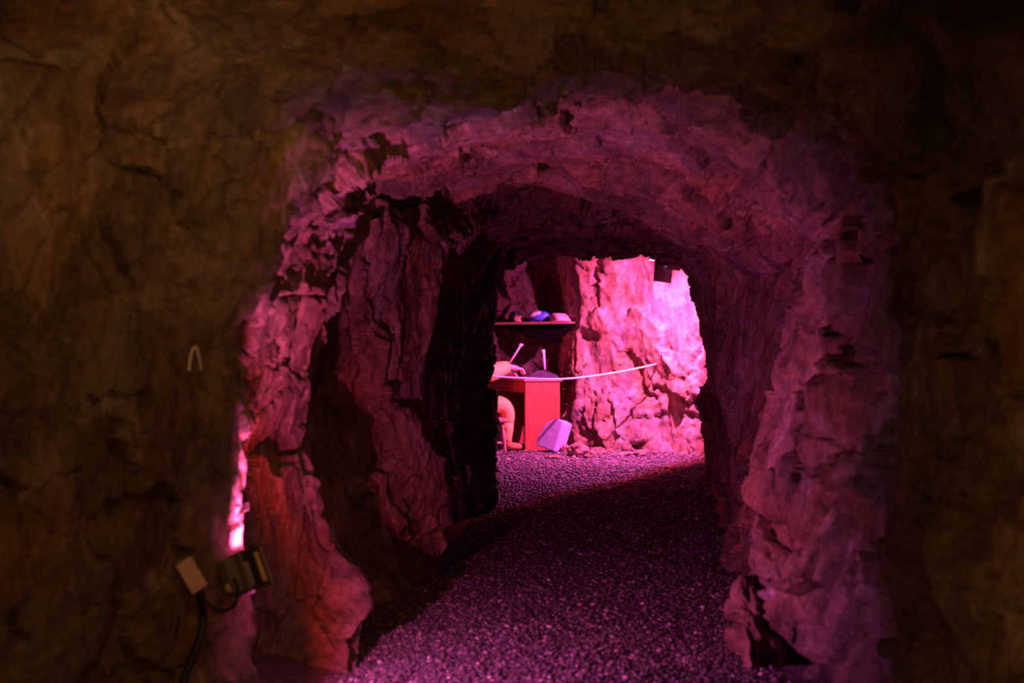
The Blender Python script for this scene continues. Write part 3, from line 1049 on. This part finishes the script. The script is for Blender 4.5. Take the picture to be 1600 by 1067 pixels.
def person():
    # local frame: x forward (facing the desk), y to the figure's left, z up
    ang = math.atan2(DE.y, DE.x) * 0.55
    root = empty('person', (-.52, 14.62, 0), 'seated person in orange clothes writing at the desk', 'person', rot=(0, 0, ang))
    V, E, Rr = [], [], []

    def chain(pts, start=None):
        prev = start
        for p, r in pts:
            V.append(Vector(p))
            Rr.append(r)
            if prev is not None:
                E.append((prev, len(V) - 1))
            prev = len(V) - 1
        return prev
    pel = chain([((0, 0, .45), .13)])
    chest = chain([((-.01, 0, .60), .12), ((-.01, 0, .78), .135), ((0, 0, .90), .12)], pel)
    neck = chain([((.01, 0, 1.00), .055), ((.02, 0, 1.06), .052)], chest)
    chain([((.03, 0, 1.13), .085), ((.035, 0, 1.21), .098), ((.03, 0, 1.275), .075)], neck)
    for s in (-1, 1):
        hip = chain([((.04, s * .09, .44), .092), ((.27, s * .105, .47), .085), ((.45, s * .11, .485), .068)], pel)
        chain([((.47, s * .11, .43), .060), ((.468, s * .11, .28), .055), ((.46, s * .11, .12), .038),
               ((.47, s * .11, .06), .042), ((.53, s * .115, .045), .036), ((.60, s * .12, .035), .028)], hip)
        if s < 0:     # right arm, on the camera side, writing
            sh = chain([((.01, -.15, .90), .066), ((.12, -.19, .81), .054), ((.23, -.19, .775), .048)], chest)
            chain([((.38, -.13, .83), .040), ((.49, -.075, .865), .032)], sh)
        else:
            sh = chain([((.01, .15, .90), .066), ((.11, .20, .79), .054), ((.23, .20, .77), .048)], chest)
            chain([((.38, .15, .79), .038), ((.47, .11, .80), .028)], sh)
    skin_mesh('body', V, E, Rr, SKIN, root, 0, 2)
    # hands: palm and five separate fingers, rooted at the wrist
    for s, wr, fw, up in ((-1, Vector((.48, -.075, .868)), Vector((.93, .15, -.20)), 1.3), (1, Vector((.47, .11, .80)), Vector((.95, -.2, -.10)), 1.0)):
        fw.normalize()
        side = Vector((0, 0, 1)).cross(fw).normalized()
        nrm = fw.cross(side)
        v = [wr, wr + fw * .04, wr + fw * .075]
        e = [(0, 1), (1, 2)]
        r = [.026, (.034, .022), (.036, .020)]
        for k, (off, ln) in enumerate(((-.030, .058), (-.010, .068), (.010, .072), (.029, .064))):
            i0 = len(v)
            v += [wr + fw * .078 + side * off, wr + fw * (.078 + ln * .45) + side * off * 1.1 + nrm * .002,
                  wr + fw * (.078 + ln * .8) + side * off * 1.1 - nrm * .018, wr + fw * (.078 + ln * .95) + side * off * 1.1 - nrm * .034]
            r += [.0105, .0095, .009, .008]
            e += [(2, i0), (i0, i0 + 1), (i0 + 1, i0 + 2), (i0 + 2, i0 + 3)]
        i0 = len(v)
        ts = -s
        v += [wr + fw * .035 + side * .034 * ts, wr + fw * .065 + side * .050 * ts - nrm * .008, wr + fw * .095 + side * .046 * ts - nrm * .018]
        r += [.013, .011, .009]
        e += [(1, i0), (i0, i0 + 1), (i0 + 1, i0 + 2)]
        v = [wr + (q - wr) * up for q in v]
        r = [(a[0] * up, a[1] * up) if isinstance(a, tuple) else a * up for a in r]
        skin_mesh('hand', v, e, r, SKIN, root, 0, 2)
    # jacket
    V.clear(), E.clear(), Rr.clear()
    a = chain([((-.01, 0, .46), .150)])
    c = chain([((-.01, 0, .60), .145), ((-.01, 0, .78), .158), ((0, 0, .91), .135), ((.005, 0, .975), .080)], a)
    cb = c - 1
    s1 = chain([((.01, -.155, .90), .090), ((.13, -.20, .82), .095), ((.24, -.195, .79), .100)], cb)
    chain([((.36, -.135, .835), .092), ((.46, -.088, .865), .068), ((.49, -.077, .868), .054)], s1)
    s2 = chain([((.01, .155, .90), .085), ((.12, .205, .79), .078), ((.24, .20, .77), .072)], cb)
    chain([((.38, .15, .79), .060), ((.455, .115, .80), .050)], s2)
    skin_mesh('jacket', V, E, Rr, ORANGE, root, 0, 2)
    # trousers: wide to below the knee
    V.clear(), E.clear(), Rr.clear()
    a = chain([((0, 0, .47), .150)])
    for s in (-1, 1):
        h = chain([((.06, s * .095, .455), .110), ((.27, s * .108, .475), .112), ((.41, s * .11, .485), .100)], a)
        chain([((.465, s * .11, .42), .084), ((.475, s * .11, .33), .068), ((.470, s * .11, .27), .060)], h)
    skin_mesh('trousers', V, E, Rr, ORANGE, root, 0, 2)
    for s in (-1, 1):
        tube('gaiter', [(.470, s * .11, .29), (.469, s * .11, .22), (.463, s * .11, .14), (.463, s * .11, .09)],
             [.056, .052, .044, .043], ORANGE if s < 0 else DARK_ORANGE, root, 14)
        skin_mesh('boot', [(.460, s * .11, .13), (.462, s * .11, .055), (.54, s * .115, .048), (.62, s * .12, .040)], [(0, 1), (1, 2), (2, 3)],
                  [.050, .050, (.046, .042), (.040, .034)], DARK_ORANGE, root, 0, 2)
    # hair cap and face
    bm = bmesh.new()
    bmesh.ops.create_uvsphere(bm, u_segments=20, v_segments=12, radius=.112)
    bmesh.ops.delete(bm, geom=[v for v in bm.verts if v.co.z < -.02 and v.co.x > -.02], context='VERTS')
    bmesh.ops.translate(bm, vec=(.015, 0, 1.225), verts=bm.verts)
    bm_obj('hair', bm, HAIR, root, True)
    fx = .110
    skin_mesh('nose', [(fx - .01, 0, 1.215), (fx + .010, 0, 1.19), (fx + .018, 0, 1.17)], [(0, 1), (1, 2)], [.008, .011, .012], SKIN, root, 0, 1)
    for s in (-1, 1):
        bm = bmesh.new()
        bmesh.ops.create_uvsphere(bm, u_segments=10, v_segments=8, radius=.011)
        bmesh.ops.translate(bm, vec=(fx + .005, s * .034, 1.208), verts=bm.verts)
        bm_obj('eye', bm, WHITE_PAPER, root, True)
        bm = bmesh.new()
        bmesh.ops.create_uvsphere(bm, u_segments=10, v_segments=8, radius=.022)
        bmesh.ops.scale(bm, vec=(.7, .45, 1.2), verts=bm.verts)
        bmesh.ops.translate(bm, vec=(.03, s * .097, 1.195), verts=bm.verts)
        bm_obj('ear', bm, SKIN, root, True)
    tube('mouth', [(fx + .004, -.022, 1.135), (fx + .010, 0, 1.133), (fx + .004, .022, 1.135)], .006, LEATHER, root, 8)
    return root, ang


person()

# pale stick held above the hand
p0, p1 = at(797, 566, 14.80), at(814, 539, 14.86)
st = empty('dip_pen', p0, 'pale slanting rod with a knob end rising behind the hand', 'rod')
dv = p1 - p0
tube('shaft', [(0, 0, 0), dv * .5, dv], [.009, .010, .011], PINK_CLOTH, st)
bm = bmesh.new()
bmesh.ops.create_uvsphere(bm, u_segments=12, v_segments=8, radius=.020)
bmesh.ops.scale(bm, vec=(1.25, 1.0, .8), verts=bm.verts)
bmesh.ops.translate(bm, vec=dv, verts=bm.verts)
bm_obj('knob', bm, WHITE_PAPER, st, True)


# ------------------------------------------------------------------ lilac block leaning by the desk
def block():
    root_p = Vector((gx(861, 14.30), 14.30, 0.0))
    bm = bmesh.new()
    prof = [(-.16, 0), (.115, 0), (.115, .33), (.02, .345), (-.10, .27), (-.16, .12)]
    lo = [bm.verts.new((x, -.10, z)) for x, z in prof]
    hi = [bm.verts.new((x * .96, .12, z * .97)) for x, z in prof]
    bm.faces.new(lo)
    bm.faces.new(hi[::-1])
    for i in range(len(prof)):
        j = (i + 1) % len(prof)
        bm.faces.new((lo[i], lo[j], hi[j], hi[i]))
    bmesh.ops.bevel(bm, geom=list(bm.edges), offset=.012, segments=2, affect='EDGES')
    o = bm_obj('block', bm, LILAC)
    o.location = root_p + Vector((0, 0, .035))
    o.rotation_euler = (math.radians(-8), math.radians(14), math.radians(-36))
    o.scale = (.88, .88, .95)
    tag(o, 'lilac block with a slanted top corner leaning beside the desk', 'block')


block()


# ------------------------------------------------------------------ shelf and what lies on it
def shelf():
    A, B = at(771, 512, 15.75), at(889, 503.5, 15.0)
    z = CAMZ + (HZ - 504) / F * 15.0
    A.z = B.z = z
    u = (B - A).normalized()
    v = Vector((-u.y, u.x, 0))
    if v.y < 0:
        v = -v
    L = (B - A).length
    root = empty('wall_shelf', A, 'dark wooden shelf on the back wall above the desk', 'shelf', rot=(0, 0, math.atan2(u.y, u.x)))
    box('board', (L / 2, .17, 0), (L + .04, .34, .022), SHELF_WOOD, root, bevel=.003)
    box('edge_strip', (L / 2, -.004, 0.002), (L + .04, .008, .028), WOOD_TOP, root, bevel=.002)
    for x in (L * .25, L * .78):
        br = box('bracket', (x, .18, -.02), (.02, .30, .02), SHELF_WOOD, root, bevel=.002)
        box('brace', (x, .25, -.09), (.018, .20, .018), SHELF_WOOD, root, rot=Matrix.Rotation(math.radians(42), 3, 'X'), bevel=.002)

    tri = [(0.0, -.012), (L + .01, -.012), (L * .93, -.10), (L * .76, -.215), (L * .60, -.20)]  # board added for the dark underside and cast shadow below the shelf
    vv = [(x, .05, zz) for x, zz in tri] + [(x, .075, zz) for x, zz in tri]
    mesh_obj('shelf_shadow_board', vv, [(0, 1, 2, 3, 4), (9, 8, 7, 6, 5)] + [(i, i + 5, (i + 1) % 5 + 5, (i + 1) % 5) for i in range(5)], SHELF_SHADOW, root)

    def on(x, y, h=0.0):
        return A + u * x + v * y + Vector((0, 0, .011 + h))

    def lump(name, x, y, s, mat, label, cat, seed, rz=0.0, p=2.6):
        rng = random.Random(seed)
        bm = bmesh.new()
        bmesh.ops.create_uvsphere(bm, u_segments=20, v_segments=14, radius=1)
        for w in bm.verts:
            c = w.co
            k = (abs(c.x) ** p + abs(c.y) ** p + abs(c.z) ** p) ** (-1 / p)
            n = 1 + .10 * math.sin(5 * c.x + seed) * math.cos(4 * c.y + 2 * seed) + .07 * math.sin(9 * c.z + 7 * c.x + seed)
            w.co = Vector((c.x * k * n * s[0] / 2, c.y * k * n * s[1] / 2, max(-s[2] / 2, c.z * k * n * s[2] / 2)))
        bmesh.ops.translate(bm, vec=(0, 0, s[2] / 2), verts=bm.verts)
        o = bm_obj(name, bm, mat, None, True)
        o.location = on(x, y)
        o.rotation_euler = (0, 0, math.atan2(u.y, u.x) + rz)
        tag(o, label, cat)
        return o
    k = L / 118.0
    lump('dark_bag', 18 * k, .20, (.11, .14, .13), BLACK, 'black soft bag at the left end of the shelf', 'bag', 1)
    lump('cloth_bundle', 31 * k, .10, (.11, .12, .075), BROWN_CLOTH, 'small dull pink cloth bundle on the shelf beside the black bag', 'cloth', 2)
    lump('cloth_bundle', 47 * k, .285, (.13, .12, .13), BROWN_CLOTH, 'reddish bundle behind the blue and white bag on the shelf', 'cloth', 3)
    # blue bag with a white face
    bg = lump('plastic_bag', 62 * k, .12, (.27, .16, .115), BLUE, 'blue and white plastic bag lying in the middle of the shelf', 'bag', 4)
    bm = bmesh.new()
    bmesh.ops.create_uvsphere(bm, u_segments=18, v_segments=10, radius=1)
    bmesh.ops.scale(bm, vec=(.085, .05, .030), verts=bm.verts)
    bmesh.ops.rotate(bm, cent=(0, 0, 0), matrix=Matrix.Rotation(-.25, 3, 'Y'), verts=bm.verts)
    bmesh.ops.translate(bm, vec=(-.015, -.050, .085), verts=bm.verts)
    bm_obj('white_print', bm, WHITE_PAPER, bg, True)
    lump('dark_blue_bundle', 97 * k, .27, (.10, .12, .135), DARK_BLUE, 'dark blue bundle behind the pale cloth at the right of the shelf', 'cloth', 5)
    # folded pale cloth: wedge
    bm = bmesh.new()
    prof = [(-.12, 0), (.12, 0), (.10, .03), (.02, .09), (-.08, .095), (-.12, .06)]
    lo = [bm.verts.new((x, -.08, zz)) for x, zz in prof]
    hi = [bm.verts.new((x, .08, zz)) for x, zz in prof]
    bm.faces.new(lo)
    bm.faces.new(hi[::-1])
    for i in range(len(prof)):
        j = (i + 1) % len(prof)
        bm.faces.new((lo[i], lo[j], hi[j], hi[i]))
    bmesh.ops.bevel(bm, geom=list(bm.edges), offset=.014, segments=3, affect='EDGES')
    o = bm_obj('folded_cloth', bm, PINK_CLOTH, None, True)
    o.location = on(99 * k, .10)
    o.rotation_euler = (0, 0, math.atan2(u.y, u.x))
    tag(o, 'pale folded wedge-shaped cloth at the right end of the shelf', 'cloth')


shelf()

# ------------------------------------------------------------------ barrier rope
pts = spline([at(730, 584, 13.6), at(800, 590, 13.75), at(880, 592, 13.9), at(950, 584, 14.1), at(1012, 572, 14.3), at(1034, 566, 14.55)], 10)
tag(tube('barrier_rope', pts, 0.0085, ROPE, None, 8), 'pale barrier rope slung across the chamber to the bright wall', 'rope')


# ------------------------------------------------------------------ loose stones
def stone(px, py, w, h, label, seed, mat=STONE, sink=.15):
    d = CAMZ * F / (py - HZ)
    s = d / F
    rng = np.random.default_rng(seed)
    bm = bmesh.new()
    bmesh.ops.create_icosphere(bm, subdivisions=3, radius=1)
    V = np.array([v.co[:] for v in bm.verts])
    f, g = facets(V * 0.9 + seed * 3.7, seed, 1.1)
    rr = 1 + .16 * f + .10 * fbm(V * 1.5 + seed, 3, seed)
    V = V * rr[:, None] * np.array((w * s / 2, w * s * .38, h * s * .62))
    for v, c in zip(bm.verts, V):
        v.co = Vector(c)
    o = bm_obj('stone', bm, mat)
    z = float(floor_h(np.array([gx(px, d)]), np.array([d]))[0])
    o.location = (gx(px, d), d, z + h * s * .62 * (1 - sink) - .01)
    o.rotation_euler = (0, 0, rng.random() * .8 - .4)
    tag(o, label, 'stone', 'loose stones on the gravel')


STONES = [
    (904, 714, 38, 19, 'largest pale loose stone just right of the lilac block'),
    (864, 717, 24, 8, 'flat pale stone on the gravel just below the lilac block'),
    (882, 709, 16, 13, 'small stone between the lilac block and the largest stone'),
    (933, 712, 28, 13, 'low rounded stone to the right of the largest stone'),
    (953, 709, 16, 8, 'small stone at the foot of the bright wall, centre'),
    (979, 708, 15, 16, 'upright pale stone at the foot of the bright wall'),
    (975, 715, 24, 7, 'thin flat stone in front of the upright pale stone'),
    (1000, 714, 22, 9, 'low stone just right of the upright pale stone'),
    (1022, 712, 12, 6, 'rightmost small stone along the foot of the bright wall'),
    (918, 716, 12, 7, 'small dark chip under the right end of the largest stone'),
    (895, 719, 9, 5, 'tiny stone in front of the largest stone'),
    (582, 1054, 13, 11, 'small pale pebble on the gravel at the bottom left, near the wall'),
    (600, 1062, 11, 8, 'second pale pebble at the bottom left, nearest the frame edge'),
    (706, 966, 12, 7, 'flat pale pebble on the gravel left of the middle of the path'),
    (905, 955, 12, 7, 'pale pebble on the gravel in the middle of the path'),
]
for i, (px, py, w, h, lab) in enumerate(STONES):
    stone(px, py, w, h, lab, i + 3)
